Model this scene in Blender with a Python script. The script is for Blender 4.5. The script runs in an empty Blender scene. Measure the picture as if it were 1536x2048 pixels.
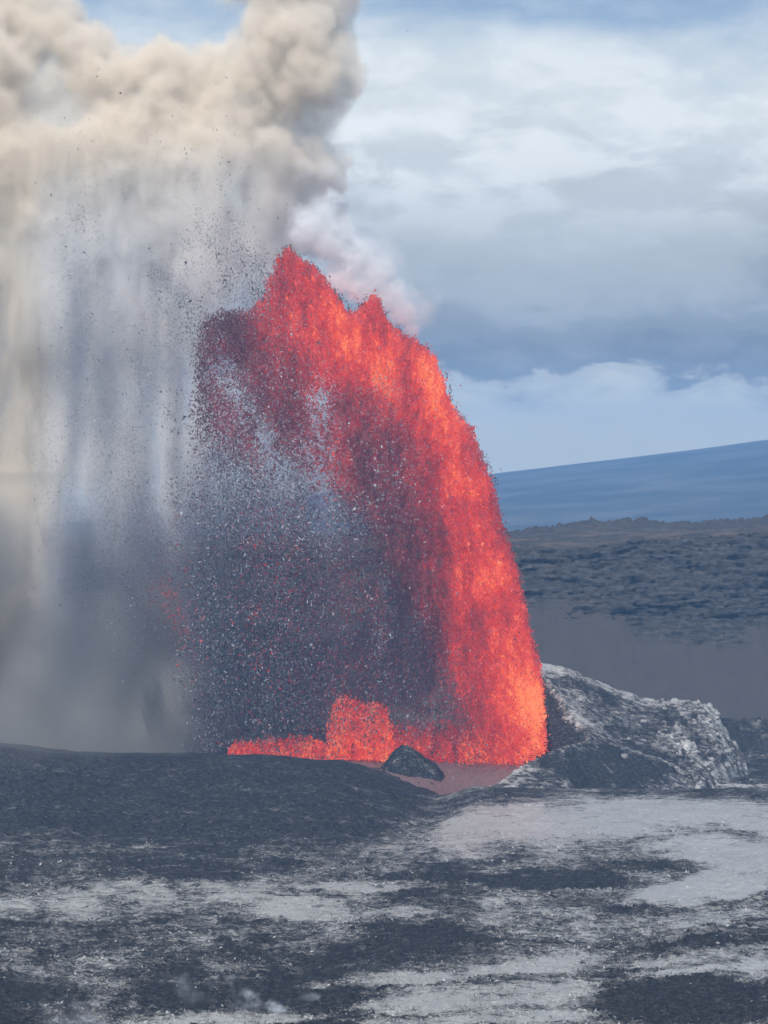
import bpy, math
import numpy as np

# ------------------------------------------------------------------ camera, sky, sun, exposure
sc = bpy.context.scene
COL = sc.collection
R = math.radians
EYE = 153.0            # the viewpoint on the rim stands 153 m above the crater floor
FOC = 5120.0           # focal length in photo pixels
HOR = 1000.0           # photo row of the level line
cam = bpy.data.cameras.new('camera')
camo = bpy.data.objects.new('camera', cam)
COL.objects.link(camo)
sc.camera = camo
camo.location = (0, 0, EYE)
camo.rotation_euler = (R(90), 0, 0)
cam.sensor_fit = 'HORIZONTAL'
cam.sensor_width = 36
cam.lens = 36 * FOC / 1536
cam.shift_y = -(1024 - HOR) / 1536
cam.clip_start = 1
cam.clip_end = 60000

SUN = np.array([-0.14, -0.66, 0.74]); SUN /= np.linalg.norm(SUN)     # towards the sun: high behind the viewer, a little to the left
elev = math.asin(SUN[2]); azim = math.atan2(SUN[0], SUN[1])
sun = bpy.data.lights.new('sun', 'SUN')
sun.energy = 4.5
sun.angle = R(0.53)
sun.color = (1.0, 0.95, 0.88)
suno = bpy.data.objects.new('sun', sun)
COL.objects.link(suno)
from mathutils import Vector
suno.rotation_euler = Vector(SUN).to_track_quat('Z', 'Y').to_euler()
suno.location = (-900, -900, 1400)

world = bpy.data.worlds.new('World')
sc.world = world
world.use_nodes = True


class Nodes:
    """small helper for node trees"""
    def __init__(s, tree):
        s.t = tree; s.n = tree.nodes; s.l = tree.links

    def new(s, typ, **kw):
        n = s.n.new(typ)
        for k, v in kw.items():
            setattr(n, k, v)
        return n

    def put(s, sock, v):
        if isinstance(v, bpy.types.NodeSocket):
            s.l.new(v, sock)
        elif v is not None:
            sock.default_value = v

    def math(s, op, a, b=None, c=None, clamp=False):
        n = s.new('ShaderNodeMath', operation=op, use_clamp=clamp)
        for i, v in enumerate((a, b, c)):
            s.put(n.inputs[i], v)
        return n.outputs[0]

    def noise(s, vec, scale, detail=4, rough=0.55, dist=0.0):
        n = s.new('ShaderNodeTexNoise')
        s.put(n.inputs['Vector'], vec)
        n.inputs['Scale'].default_value = scale
        n.inputs['Detail'].default_value = detail
        n.inputs['Roughness'].default_value = rough
        n.inputs['Distortion'].default_value = dist
        return n.outputs['Fac']

    def ramp(s, fac, stops, interp='LINEAR'):
        n = s.new('ShaderNodeValToRGB')
        r = n.color_ramp
        r.interpolation = interp
        r.elements.remove(r.elements[1])
        r.elements[0].position = stops[0][0]
        r.elements[0].color = (*stops[0][1], 1)
        for p, c in stops[1:]:
            r.elements.new(p).color = (*c, 1)
        s.put(n.inputs[0], fac)
        return n.outputs[0]

    def mix(s, fac, a, b, blend='MIX'):
        n = s.new('ShaderNodeMix', data_type='RGBA', blend_type=blend)
        s.put(n.inputs[0], fac)
        for i, v in ((6, a), (7, b)):
            s.put(n.inputs[i], (*v, 1) if isinstance(v, tuple) and len(v) == 3 else v)
        return n.outputs[2]

    def map(s, v, a, b, c=0.0, d=1.0, smooth=True):
        n = s.new('ShaderNodeMapRange', interpolation_type='SMOOTHSTEP' if smooth else 'LINEAR')
        s.put(n.inputs[0], v)
        for i, x in enumerate((a, b, c, d)):
            s.put(n.inputs[i + 1], x)
        return n.outputs[0]

    def scale(s, vec, xyz):
        n = s.new('ShaderNodeMapping')
        s.put(n.inputs[0], vec)
        n.inputs['Scale'].default_value = xyz
        return n.outputs[0]


def srgb(r, g, b):
    f = lambda c: c / 12.92 if c <= 0.04045 else ((c + 0.055) / 1.055) ** 2.4
    return tuple(f(v / 255) for v in (r, g, b))


def build_world():
    w = Nodes(world.node_tree)
    bg = world.node_tree.nodes['Background']
    sky = w.new('ShaderNodeTexSky', sky_type='NISHITA')
    sky.sun_disc = False
    sky.sun_elevation = elev
    sky.sun_rotation = azim
    sky.altitude = 1200
    sky.air_density = 1.0
    sky.dust_density = 0.6
    skyc = w.mix(1.0, sky.outputs[0], (0.085, 0.085, 0.085), 'MULTIPLY')
    tc = w.new('ShaderNodeTexCoord')
    sep = w.new('ShaderNodeSeparateXYZ')
    w.l.new(tc.outputs['Generated'], sep.inputs[0])
    el = w.math('ARCSINE', sep.outputs[2])
    flat = w.scale(tc.outputs['Generated'], (1, 1, 2.3))
    n1 = w.noise(flat, 9, 7, 0.58)
    n2 = w.noise(flat, 34, 6, 0.6, 0.3)
    n3 = w.noise(w.scale(tc.outputs['Generated'], (1, 1, 4.0)), 5, 3, 0.5)
    # cloud bank round the horizon: its layers follow height above the horizon, broken by noise
    off = w.math('ADD', w.math('MULTIPLY', w.math('SUBTRACT', n1, 0.5), 0.075), w.math('MULTIPLY', w.math('SUBTRACT', n2, 0.5), 0.050))
    e2 = w.math('ADD', el, off)
    layer = w.ramp(w.math('MULTIPLY', e2, 4.0), [
        (0.00, (1.00, 0.94, 0.68)), (0.07, (1.04, 0.98, 0.72)), (0.14, (0.98, 0.97, 0.78)), (0.185, (0.72, 0.72, 0.63)), (0.215, (0.21, 0.225, 0.23)),
        (0.28, (0.32, 0.34, 0.335)), (0.38, (0.50, 0.53, 0.52)), (0.47, (0.60, 0.635, 0.63)), (0.55, (0.70, 0.74, 0.74)), (0.62, (0.78, 0.82, 0.81)),
        (0.70, (0.68, 0.75, 0.78)), (0.85, (0.57, 0.67, 0.76)), (1.0, (0.52, 0.64, 0.77))], 'EASE')
    puff = w.map(w.noise(flat, 26, 8, 0.58, 0.3), 0.42, 0.60)
    band = w.math('MULTIPLY', w.map(el, 0.085, 0.14), w.map(el, 0.21, 0.155))
    layer = w.mix(w.math('MULTIPLY', w.math('MULTIPLY', puff, band), 0.75), layer, (0.98, 1.01, 0.99))
    streak = w.map(n3, 0.42, 0.66)
    layer = w.mix(w.math('MULTIPLY', streak, 0.25), layer, (0.62, 0.68, 0.72))
    # cover thins out upwards into open blue
    cov = w.math('SUBTRACT', 1.0, w.map(w.math('ADD', el, w.math('MULTIPLY', w.math('SUBTRACT', n1, 0.5), 0.16)), 0.155, 0.225))
    cov = w.math('MAXIMUM', cov, w.math('MULTIPLY', w.map(n1, 0.52, 0.70), 0.5))
    w.l.new(w.mix(cov, skyc, layer), bg.inputs[0])
    bg.inputs[1].default_value = 0.82


build_world()
sc.view_settings.view_transform = 'Standard'
sc.view_settings.look = 'None'
sc.view_settings.gamma = 1
sc.view_settings.exposure = 0.42
sc.render.engine = 'CYCLES'
cy = sc.cycles
cy.use_denoising = True
cy.use_adaptive_sampling = True
cy.adaptive_threshold = 0.03
cy.max_bounces = 5
cy.diffuse_bounces = 2
cy.glossy_bounces = 2
cy.volume_bounces = 4
cy.transparent_max_bounces = 8
cy.volume_step_rate = 2.0
cy.volume_max_steps = 256

# ------------------------------------------------------------------ helpers
rng = np.random.default_rng(11)


def S(a, b, x):
    t = np.clip((x - a) / (b - a), 0, 1)
    return t * t * (3 - 2 * t)


def fft_noise(shape, beta, scale=None, lowcut=0.0, highcut=None, seed=0):
    """smooth random field with a 1/k^beta spectrum, zero mean, unit spread; scale stretches each axis"""
    g = np.random.default_rng(seed).normal(size=shape).astype(np.float32)
    F = np.fft.rfftn(g)
    scale = scale or (1,) * len(shape)
    k2 = 0
    for i, n in enumerate(shape):
        f = np.fft.rfftfreq(n) if i == len(shape) - 1 else np.fft.fftfreq(n)
        sh = [1] * len(shape); sh[i] = -1
        k2 = k2 + (f.reshape(sh) * scale[i]) ** 2
    k = np.sqrt(k2)
    k.flat[0] = 1e9
    amp = np.maximum(k, max(lowcut, 1e-6)) ** (-beta)
    if lowcut:
        amp = amp * (k > lowcut * 0.5)
    if highcut:
        amp = amp * np.exp(-(k / highcut) ** 2)
    f = np.fft.irfftn(F * amp, s=shape)
    return (f / f.std()).astype(np.float32)


def px_x(u, d):
    return (u - 768.0) * d / FOC


def px_z(v, d):
    return EYE - (v - HOR) * d / FOC


def mat_surface(name):
    m = bpy.data.materials.new(name)
    m.use_nodes = True
    n = Nodes(m.node_tree)
    return m, n, m.node_tree.nodes['Principled BSDF'], m.node_tree.nodes['Material Output']


def mesh_object(name, verts, faces, mat, attrs=None, smooth=True, parent=None, kind=None, label=None, cat=None, group=None):
    me = bpy.data.meshes.new(name)
    verts = np.asarray(verts, np.float32); faces = np.asarray(faces, np.int32)
    nv, nf, k = len(verts), len(faces), faces.shape[1]
    me.vertices.add(nv); me.vertices.foreach_set('co', verts.ravel())
    me.loops.add(nf * k); me.loops.foreach_set('vertex_index', faces.ravel())
    me.polygons.add(nf); me.polygons.foreach_set('loop_start', np.arange(0, nf * k, k, dtype=np.int32))
    me.polygons.foreach_set('use_smooth', np.full(nf, smooth))
    for a, val in (attrs or {}).items():
        me.attributes.new(a, 'FLOAT', 'POINT').data.foreach_set('value', np.asarray(val, np.float32).ravel())
    me.update(); me.validate()
    me.materials.append(mat)
    o = bpy.data.objects.new(name, me)
    COL.objects.link(o)
    o.parent = parent
    return tag(o, kind, label, cat, group)


def tag(o, kind=None, label=None, cat=None, group=None):
    for k, v in (('kind', kind), ('label', label), ('category', cat), ('group', group)):
        if v:
            o[k] = v
    return o


def grid_faces(r, c):
    i = np.arange(r * c).reshape(r, c)
    return np.stack([i[:-1, :-1], i[:-1, 1:], i[1:, 1:], i[1:, :-1]], -1).reshape(-1, 4)


def attr_node(n, name):
    a = n.new('ShaderNodeAttribute', attribute_type='GEOMETRY', attribute_name=name)
    return a.outputs['Fac']


def ell(U, V, cx, cy_, rx, ry, slope=0.0):
    """soft ellipse, 1 inside to 0 outside"""
    q = np.sqrt(((U - cx) / rx) ** 2 + ((V - cy_ - slope * (U - cx)) / ry) ** 2)
    return 1 - S(0.55, 1.25, q)


# ------------------------------------------------------------------ materials of the ground
def rock_material():
    m, n, b, out = mat_surface('lava rock')
    geo = n.new('ShaderNodeNewGeometry').outputs['Position']
    sheen = attr_node(n, 'sheen')                  # 1 = smooth silvery pahoehoe skin, 0 = rough black clinker
    fine = n.noise(n.scale(geo, (0.45, 1.0, 1)), 0.42, 8, 0.68, 0.6)
    grit = n.noise(n.scale(geo, (0.5, 1, 1)), 0.8, 6, 0.72)
    mk = n.math('ADD', sheen, n.math('MULTIPLY', n.math('SUBTRACT', fine, 0.5), 1.1))
    mid = n.noise(n.scale(geo, (0.38, 1.0, 1)), 0.075, 5, 0.60, 1.2)
    mk = n.math('ADD', mk, n.math('MULTIPLY', n.math('SUBTRACT', mid, 0.5), 0.85))
    fleck = n.map(n.noise(n.scale(geo, (0.55, 1.3, 1)), 0.85, 5, 0.72), 0.55, 0.70)
    mk = n.math('ADD', mk, n.math('MULTIPLY', n.math('MULTIPLY', fleck, n.map(sheen, 0.05, 0.22)), 0.65))
    mk = n.map(mk, 0.20, 0.80, smooth=False)
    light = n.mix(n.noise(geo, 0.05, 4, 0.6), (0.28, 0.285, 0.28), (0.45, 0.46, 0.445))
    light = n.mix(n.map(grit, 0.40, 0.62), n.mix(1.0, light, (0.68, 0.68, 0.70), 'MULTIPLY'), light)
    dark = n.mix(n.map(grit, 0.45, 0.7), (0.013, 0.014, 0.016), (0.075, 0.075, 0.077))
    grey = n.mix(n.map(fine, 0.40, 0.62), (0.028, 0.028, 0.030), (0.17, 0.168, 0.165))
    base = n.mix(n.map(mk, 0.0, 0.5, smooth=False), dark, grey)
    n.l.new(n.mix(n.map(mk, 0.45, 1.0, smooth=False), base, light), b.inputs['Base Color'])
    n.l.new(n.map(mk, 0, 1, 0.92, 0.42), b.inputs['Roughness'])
    n.l.new(n.map(mk, 0, 1, 0.08, 0.5), b.inputs['Specular IOR Level'])
    bp = n.new('ShaderNodeBump')
    bp.inputs['Strength'].default_value = 0.8
    bp.inputs['Distance'].default_value = 0.6
    wrp = n.new('ShaderNodeTexVoronoi', feature='DISTANCE_TO_EDGE')
    n.put(wrp.inputs['Vector'], n.scale(geo, (0.5, 1.0, 1)))
    wrp.inputs['Scale'].default_value = 0.16
    crack = n.map(wrp.outputs['Distance'], 0.0, 0.05)
    n.l.new(n.math('ADD', n.noise(n.scale(geo, (0.7, 1.0, 1)), 0.8, 7, 0.66), n.math('MULTIPLY', crack, 0.5)), bp.inputs['Height'])
    n.l.new(bp.outputs[0], b.inputs['Normal'])
    return m


ROCK = rock_material()

# ------------------------------------------------------------------ crater floor (near ground with the dark mound and the silvery plain)
RW, CO = 420, 920
dd = np.linspace(640, 1765, RW)
ss = np.linspace(-0.25, 0.25, CO)
D, SX = np.meshgrid(dd, ss, indexing='ij')
X = D * SX
U = 768 + FOC * SX


def floor_height(U, D):
    z = np.zeros_like(U)
    # dark mound on the left with its crest at about 1390 m
    top = np.interp(U, [-250, 0, 150, 300, 560, 690, 760, 830, 890, 960], [26, 21, 15.5, 14.5, 13.5, 9.5, 2.0, -4, -9, -11])
    rise = S(1050, 1390, D) ** 1.3
    z_m = top * rise
    z_m = np.where(D > 1390, top + (-1 - top) * S(1390, 1490, D), z_m)
    # silvery plain with its far lip at 1345 m, then a drop
    z_p = 0.8 * S(1100, 1340, D) - 19 * S(1348, 1410, D)
    wp = S(850, 960, U)
    z = z_m * (1 - wp) + z_p * wp
    # the vent basin between mound and cone
    pond = S(1405, 1490, D) * S(640, 760, U) * (1 - S(1060, 1130, U))
    z = z * (1 - pond) + (-1.0) * pond
    z = np.where((D > 1500), z * 0.6 - 4 * S(1500, 1560, D), z)
    return z


Z = floor_height(U, D)
V0 = HOR + (EYE - Z) * FOC / D

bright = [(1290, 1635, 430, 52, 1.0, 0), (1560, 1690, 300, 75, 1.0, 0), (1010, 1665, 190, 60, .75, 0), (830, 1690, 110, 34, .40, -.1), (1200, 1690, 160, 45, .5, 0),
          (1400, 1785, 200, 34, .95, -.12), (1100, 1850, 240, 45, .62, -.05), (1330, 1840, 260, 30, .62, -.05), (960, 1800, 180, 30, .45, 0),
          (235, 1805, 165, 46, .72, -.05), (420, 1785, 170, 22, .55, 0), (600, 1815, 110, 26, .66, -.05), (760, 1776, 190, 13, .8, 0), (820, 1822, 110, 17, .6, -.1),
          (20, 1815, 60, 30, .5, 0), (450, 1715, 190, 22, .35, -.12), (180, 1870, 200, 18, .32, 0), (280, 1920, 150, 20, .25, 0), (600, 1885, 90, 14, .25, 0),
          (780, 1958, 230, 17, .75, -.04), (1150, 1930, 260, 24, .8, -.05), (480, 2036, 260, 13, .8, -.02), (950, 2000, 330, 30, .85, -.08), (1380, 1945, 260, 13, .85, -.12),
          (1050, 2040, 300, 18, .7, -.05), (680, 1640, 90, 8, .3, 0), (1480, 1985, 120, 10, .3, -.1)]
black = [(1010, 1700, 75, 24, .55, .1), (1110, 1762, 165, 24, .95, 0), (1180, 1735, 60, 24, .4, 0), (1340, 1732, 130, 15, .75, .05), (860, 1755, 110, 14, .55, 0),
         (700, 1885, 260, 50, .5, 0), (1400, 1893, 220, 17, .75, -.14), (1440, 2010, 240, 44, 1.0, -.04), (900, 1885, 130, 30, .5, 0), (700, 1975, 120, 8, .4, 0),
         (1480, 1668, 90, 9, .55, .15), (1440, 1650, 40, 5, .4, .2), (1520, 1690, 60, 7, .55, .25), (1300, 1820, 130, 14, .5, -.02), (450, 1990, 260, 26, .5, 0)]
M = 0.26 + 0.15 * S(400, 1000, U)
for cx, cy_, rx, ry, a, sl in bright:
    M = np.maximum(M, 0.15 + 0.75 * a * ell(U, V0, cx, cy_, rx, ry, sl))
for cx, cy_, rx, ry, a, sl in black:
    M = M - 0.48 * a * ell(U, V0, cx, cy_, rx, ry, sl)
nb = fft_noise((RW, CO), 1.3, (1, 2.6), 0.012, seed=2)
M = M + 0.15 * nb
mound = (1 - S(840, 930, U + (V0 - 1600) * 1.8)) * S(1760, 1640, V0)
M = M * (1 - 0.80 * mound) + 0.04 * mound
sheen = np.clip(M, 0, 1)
rough = 1 - S(0.3, 0.7, sheen)
n_big = fft_noise((RW, CO), 2.2, (1, 2.5), 0.008, seed=3)
n_mid = fft_noise((RW, CO), 1.4, (1, 4.5), 0.04, seed=4)
n_fine = fft_noise((RW, CO), 0.7, (1, 4), 0.10, seed=5)
calm = (1 - 0.6 * S(1200, 1340, D) * S(880, 1000, U)) * (1 - 0.45 * mound)
Z = Z + 0.8 * n_big * calm + (0.32 + 0.25 * rough) * n_mid * calm + (0.10 + 0.16 * rough) * n_fine * calm
gul = fft_noise((RW, CO), 1.4, (.35, 1), 0.012, seed=6)
Z += 0.9 * gul * mound * S(1390, 1340, D)
Z += 1.3 * np.clip(rough - 0.5, 0, 1) * S(1100, 1000, D)        # clinker flows stand proud of the smooth sheets
pts = np.stack([X, D, Z], -1).reshape(-1, 3)
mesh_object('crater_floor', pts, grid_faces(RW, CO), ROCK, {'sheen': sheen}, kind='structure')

# wide coarse ground around it
gx = np.concatenate([[-13800, -8000, -5000, -2500], np.linspace(-1500, 1500, 31), [2500, 5000, 8000, 13800]])
gy = np.concatenate([[-3000, -1500], np.linspace(-400, 2400, 29), [4000, 8000, 13600]])
GX, GY = np.meshgrid(gx, gy)
GZ = np.full_like(GX, -34.0)
mesh_object('ground', np.stack([GX, GY, GZ], -1).reshape(-1, 3), grid_faces(*GX.shape), ROCK, {'sheen': np.full(GX.size, .15)}, kind='structure')


# ------------------------------------------------------------------ crater wall, rim plateau, far mountain
def wall_material():
    m, n, b, out = mat_surface('crater wall rock')
    geo = n.new('ShaderNodeNewGeometry').outputs['Position']
    cliff = attr_node(n, 'cliff'); plat = attr_node(n, 'plateau')
    str_ = n.noise(n.scale(geo, (0.3, 0.3, 2.0)), 0.30, 8, 0.72)
    sp = n.noise(geo, 0.35, 5, 0.7)
    dark = n.mix(n.map(str_, 0.40, 0.66), (0.006, 0.007, 0.009), (0.060, 0.058, 0.057))
    dark = n.mix(n.map(sp, 0.56, 0.74), dark, (0.11, 0.105, 0.10))
    talus = n.mix(n.noise(n.scale(geo, (1, 1, .4)), 0.06, 5, 0.6), (0.026, 0.024, 0.024), (0.046, 0.041, 0.039))
    c = n.mix(cliff, talus, dark)
    pl = n.mix(n.map(n.noise(geo, 0.03, 5, .6), .42, .62), (0.020, 0.018, 0.017), (0.085, 0.066, 0.052))
    c = n.mix(plat, c, pl)
    n.l.new(c, b.inputs['Base Color'])
    b.inputs['Roughness'].default_value = 0.9
    bp = n.new('ShaderNodeBump')
    bp.inputs['Strength'].default_value = 0.8
    bp.inputs['Distance'].default_value = 2.0
    n.l.new(n.math('MULTIPLY', n.noise(geo, 0.3, 6, 0.65), n.map(cliff, 0, 1, .35, 1)), bp.inputs['Height'])
    n.l.new(bp.outputs[0], b.inputs['Normal'])
    return m


WALL = wall_material()
RW2, CO2 = 200, 680
t = np.linspace(0, 1, RW2)
s2 = np.linspace(-0.30, 0.30, CO2)
T, S2 = np.meshgrid(t, s2, indexing='ij')
UU = 768 + FOC * S2
wob = 26 * np.sin(UU / 210.0) + 18 * np.sin(UU / 93.0 + 1) + 14 * fft_noise((1, CO2), 1.5, lowcut=0.004, seed=9)[0][None]
tt = [0, .06, .30, .42, .66, .72, .80, .92, 1.0]
Dp = np.interp(T, tt, [1700, 1850, 1960, 1985, 2045, 2080, 2230, 2420, 2900])
Zp = np.interp(T, tt, [-16, -6, 62, 74, 113, 117, 121, 128, 40])
rimv = np.interp(UU, [-800, 300, 1000, 1060, 1150, 1270, 1400, 1536, 1900], [1085, 1085, 1066, 1060, 1047, 1041, 1046, 1034, 1030])
rimz = px_z(rimv, 2420.0)
Zp = Zp + (rimz - 128) * S(.74, .92, T) * (1 - S(.93, 1.0, T))
lip = np.interp(UU, [-800, 300, 1000, 1180, 1300, 1536, 1900], [1108, 1100, 1098, 1098, 1080, 1072, 1060])
Zp = Zp + (px_z(lip, 2045.0) - 113) * S(.40, .66, T) * (1 - S(.72, .86, T))
Dp = Dp + wob * S(.0, .5, T) * (1 - S(.8, .95, T))
# steeper cliff over talus; its foot hangs in lobes
foot = np.interp(UU, [-800, 900, 1020, 1130, 1210, 1270, 1300, 1400, 1480, 1540, 1900], [1230, 1220, 1212, 1205, 1225, 1270, 1285, 1288, 1280, 1240, 1200])
VV = HOR + (EYE - Zp) * FOC / Dp
wn = fft_noise((RW2, CO2), 1.3, (1, 1), 0.01, seed=21)
wf = fft_noise((RW2, CO2), 0.8, (1.0, 1), 0.05, seed=22)
ws = fft_noise((RW2, CO2), 1.2, (1, 5), 0.02, seed=23)
cliffm = S(20, -20, VV - foot + 9 * wn + 4 * wf) * S(.72, .67, T + 0.012 * wn)
plat = S(.655, .70, T + 0.012 * wn) * (1 - 0.75 * S(.80, .86, T + .015 * wn))
rimlump = S(.82, .90, T) * (1 - S(.93, .97, T))
Dp = Dp - cliffm * (3.2 * ws + 3.0 * wn + 0.6 * wf)
Zp = Zp + cliffm * (0.45 * wf + 0.8 * ws) + (1 - cliffm) * 0.35 * wf + rimlump * (1.6 * np.abs(wn) + 0.9 * wf)
Zp = Zp - 3.0 * S(.0, .06, np.abs(T - .40)) * 0
cl_attr = np.maximum(cliffm, 0.9 * S(.79, .86, T + .015 * wn) * (1 - plat))
mesh_object('crater_wall', np.stack([Dp * S2, Dp, Zp], -1).reshape(-1, 3), grid_faces(RW2, CO2), WALL, {'cliff': cl_attr, 'plateau': plat}, kind='structure')


def mountain_material():
    m, n, b, out = mat_surface('forested slope')
    geo = n.new('ShaderNodeNewGeometry').outputs['Position']
    c = n.ramp(n.noise(n.scale(geo, (1, 1, 3)), 0.0028, 6, 0.6), [(0.38, (0.012, 0.018, 0.015)), (0.5, (0.04, 0.045, 0.038)), (0.64, (0.085, 0.085, 0.075))])
    n.l.new(c, b.inputs['Base Color'])
    b.inputs['Roughness'].default_value = 1.0
    return m


RM, CM = 60, 260
tm = np.linspace(0, 1, RM); sm_ = np.linspace(-1.1, 1.1, CM)
TM, SM = np.meshgrid(tm, sm_, indexing='ij')
UM = 768 + FOC * SM
DM = 3200 + 8800 * TM
crest = np.interp(UM, [-6000, -1500, 0, 1000, 1536, 2600, 6000], [1075, 1070, 1058, 945, 880, 835, 825])
mn = fft_noise((RM, CM), 1.8, (1, 1), 0.01, seed=31)
ZM = -30 + (px_z(crest, 12000.0) + 30) * (0.25 * TM + 0.75 * S(0.1, 1.0, TM)) + 9 * mn * S(0, .2, TM) * (1 - .6 * TM)
pm = np.stack([DM * SM, DM, ZM], -1).reshape(-1, 3)
mesh_object('mountain', pm, grid_faces(RM, CM), mountain_material(), kind='structure')


# ------------------------------------------------------------------ spatter cone beside the vent
def heap(name, u0, u1, d0, d1, step, fn, seed, amp, **kw):
    xs = np.arange(px_x(u0, 1500), px_x(u1, 1500), step)
    ys = np.arange(d0, d1, step * 1.25)
    YY, XX = np.meshgrid(ys, xs, indexing='ij')
    uu = 768 + FOC * XX / YY
    z, sh = fn(XX, YY, uu)
    r, c = z.shape
    nn = fft_noise((r, c), 1.4, (1, 1), 0.02, seed=seed)
    nf = fft_noise((r, c), 0.7, (1, 1), 0.08, seed=seed + 1)
    z = z + amp * (0.9 * nn + 0.5 * nf)
    sh = np.clip(sh + 0.10 * nn, 0, 1)
    return mesh_object(name, np.stack([XX, YY, z], -1).reshape(-1, 3), grid_faces(r, c), ROCK, {'sheen': sh}, **kw), (XX, YY, z, sh)


def cone_fn(x, y, u):
    wv = fft_noise(u.shape, 1.8, (1, 1), 0.012, seed=45)
    wf = fft_noise(u.shape, 1.1, (1, 1), 0.05, seed=46)
    u = u + 5.0 * wv + 0.8 * wf                                   # nothing on the cone runs straight
    zr = np.interp(u, [960, 1040, 1075, 1110, 1150, 1210, 1290, 1400, 1425, 1442, 1456, 1474, 1492, 1530], [57, 57, 55, 52, 47, 39, 31.5, 29, 26.5, 21, 13, -1, -15, -26])
    dr = np.interp(u, [1040, 1210, 1450], [1560, 1572, 1580])
    h = zr - 0.40 * np.maximum(0, dr - y) - 0.7 * np.maximum(0, y - dr)
    # the breached crater: the inside falls away left of the rim line
    ur = np.interp(y, [1380, 1465, 1480, 1505, 1530, 1557, 1600], [1200, 1196, 1188, 1166, 1122, 1074, 1040])
    drop = np.maximum(0, px_x(ur, y) - px_x(u, y))
    h1 = h - 1.35 * drop
    # low front spur running left, across the foot of the fountain
    us = [880, 930, 980, 1040, 1085, 1130, 1185, 1260, 1340, 1420]
    zs = np.interp(u, us, [-18, -9, -3, 4, 9.5, 13.5, 14.5, 9, 0, -12])
    ds = np.interp(u, us, [1390, 1396, 1405, 1420, 1435, 1450, 1478, 1490, 1490, 1490])
    h2 = zs - 0.42 * np.maximum(0, ds - y) - 0.9 * np.maximum(0, y - ds)
    z = np.maximum(np.maximum(h1, h2), -27)
    v = HOR + (EYE - z) * FOC / y
    flank = h1 > h2
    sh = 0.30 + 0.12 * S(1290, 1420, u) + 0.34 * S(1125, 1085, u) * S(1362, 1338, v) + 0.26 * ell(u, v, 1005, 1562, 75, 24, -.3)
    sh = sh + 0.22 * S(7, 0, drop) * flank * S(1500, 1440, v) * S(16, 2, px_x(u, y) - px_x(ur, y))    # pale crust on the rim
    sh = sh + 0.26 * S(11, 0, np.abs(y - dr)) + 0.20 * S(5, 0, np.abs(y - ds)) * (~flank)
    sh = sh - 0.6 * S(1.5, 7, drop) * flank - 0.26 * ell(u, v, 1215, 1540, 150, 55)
    # ribs of draped lava running down the right flank
    q = (u - 0.50 * (v - 1400)) / 4.6
    rib = (np.sin(q + 1.5 * wv) + 0.6 * np.sin(2.3 * q + 1.1 * wv + 1)) * S(1270, 1400, u) * flank
    z = z + 1.0 * rib
    return z, sh + 0.15 * rib + 0.04 * wf


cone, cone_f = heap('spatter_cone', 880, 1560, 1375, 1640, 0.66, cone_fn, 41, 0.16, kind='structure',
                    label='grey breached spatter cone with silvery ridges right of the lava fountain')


def mound_fn(x, y, u):
    zr = np.interp(u, [725, 750, 770, 790, 803, 815, 834, 855, 876, 890, 905], [-14, -4, 4, 11.5, 14.5, 14.2, 10.5, 6.5, 3, -3, -14])
    dq = np.maximum(0, 1452 - y)
    h = zr - np.where(dq < 22, 0.017 * dq * dq, 8.2 + 0.75 * (dq - 22)) - 0.75 * np.maximum(0, y - 1452)
    return np.maximum(h, -20), np.full_like(u, 0.05)


heap('spatter_mound', 715, 930, 1395, 1500, 0.6, mound_fn, 51, 0.45, kind='structure',
     label='small dark peaked mound in front of the low lava spurts')


def ridge_fn(x, y, u):
    zr = np.interp(u, [1320, 1400, 1440, 1500, 1560, 1700], [-30, 4, 9.5, 7, 9, 12]) + 0
    h = zr - 0.62 * np.maximum(0, 1700 - y) - 0.5 * np.maximum(0, y - 1700)
    return np.maximum(h, -33), np.full_like(u, 0.06)


heap('low_ridge', 1300, 1760, 1620, 1790, 1.1, ridge_fn, 61, 0.9, kind='structure',
     label='low dark rock bank behind the right flank of the spatter cone')

# broken crust plates lying on the right flank of the cone, each a piece of its own
CX, CY, CZ, CS = cone_f


def cone_z(x, y):
    i = int(np.clip(np.searchsorted(CY[:, 0], y), 0, CY.shape[0] - 1)); j = int(np.clip(np.searchsorted(CX[0], x), 0, CX.shape[1] - 1))
    return float(CZ[i, j])


def plate_mesh(seed):
    r = np.random.default_rng(seed)
    k = 6
    a = np.sort(np.arange(k) / k * 2 * math.pi + r.uniform(-.35, .35, k))
    rad = r.uniform(.7, 1.15, k)
    ring = np.stack([np.cos(a) * rad, np.sin(a) * rad * .62], -1)
    vs = [(x, y, 0.22 + r.uniform(-.06, .06)) for x, y in ring * 0.92] + [(x, y, -0.25) for x, y in ring]
    fs = [tuple(range(k))] + [(i, i + k, (i + 1) % k + k, (i + 1) % k) for i in range(k)]
    me = bpy.data.meshes.new('crust_plate')
    me.from_pydata(vs, [], fs); me.update()
    me.attributes.new('sheen', 'FLOAT', 'POINT').data.foreach_set('value', np.full(len(vs), r.uniform(.45, .75), np.float32))
    me.materials.append(ROCK)
    return me


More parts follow.
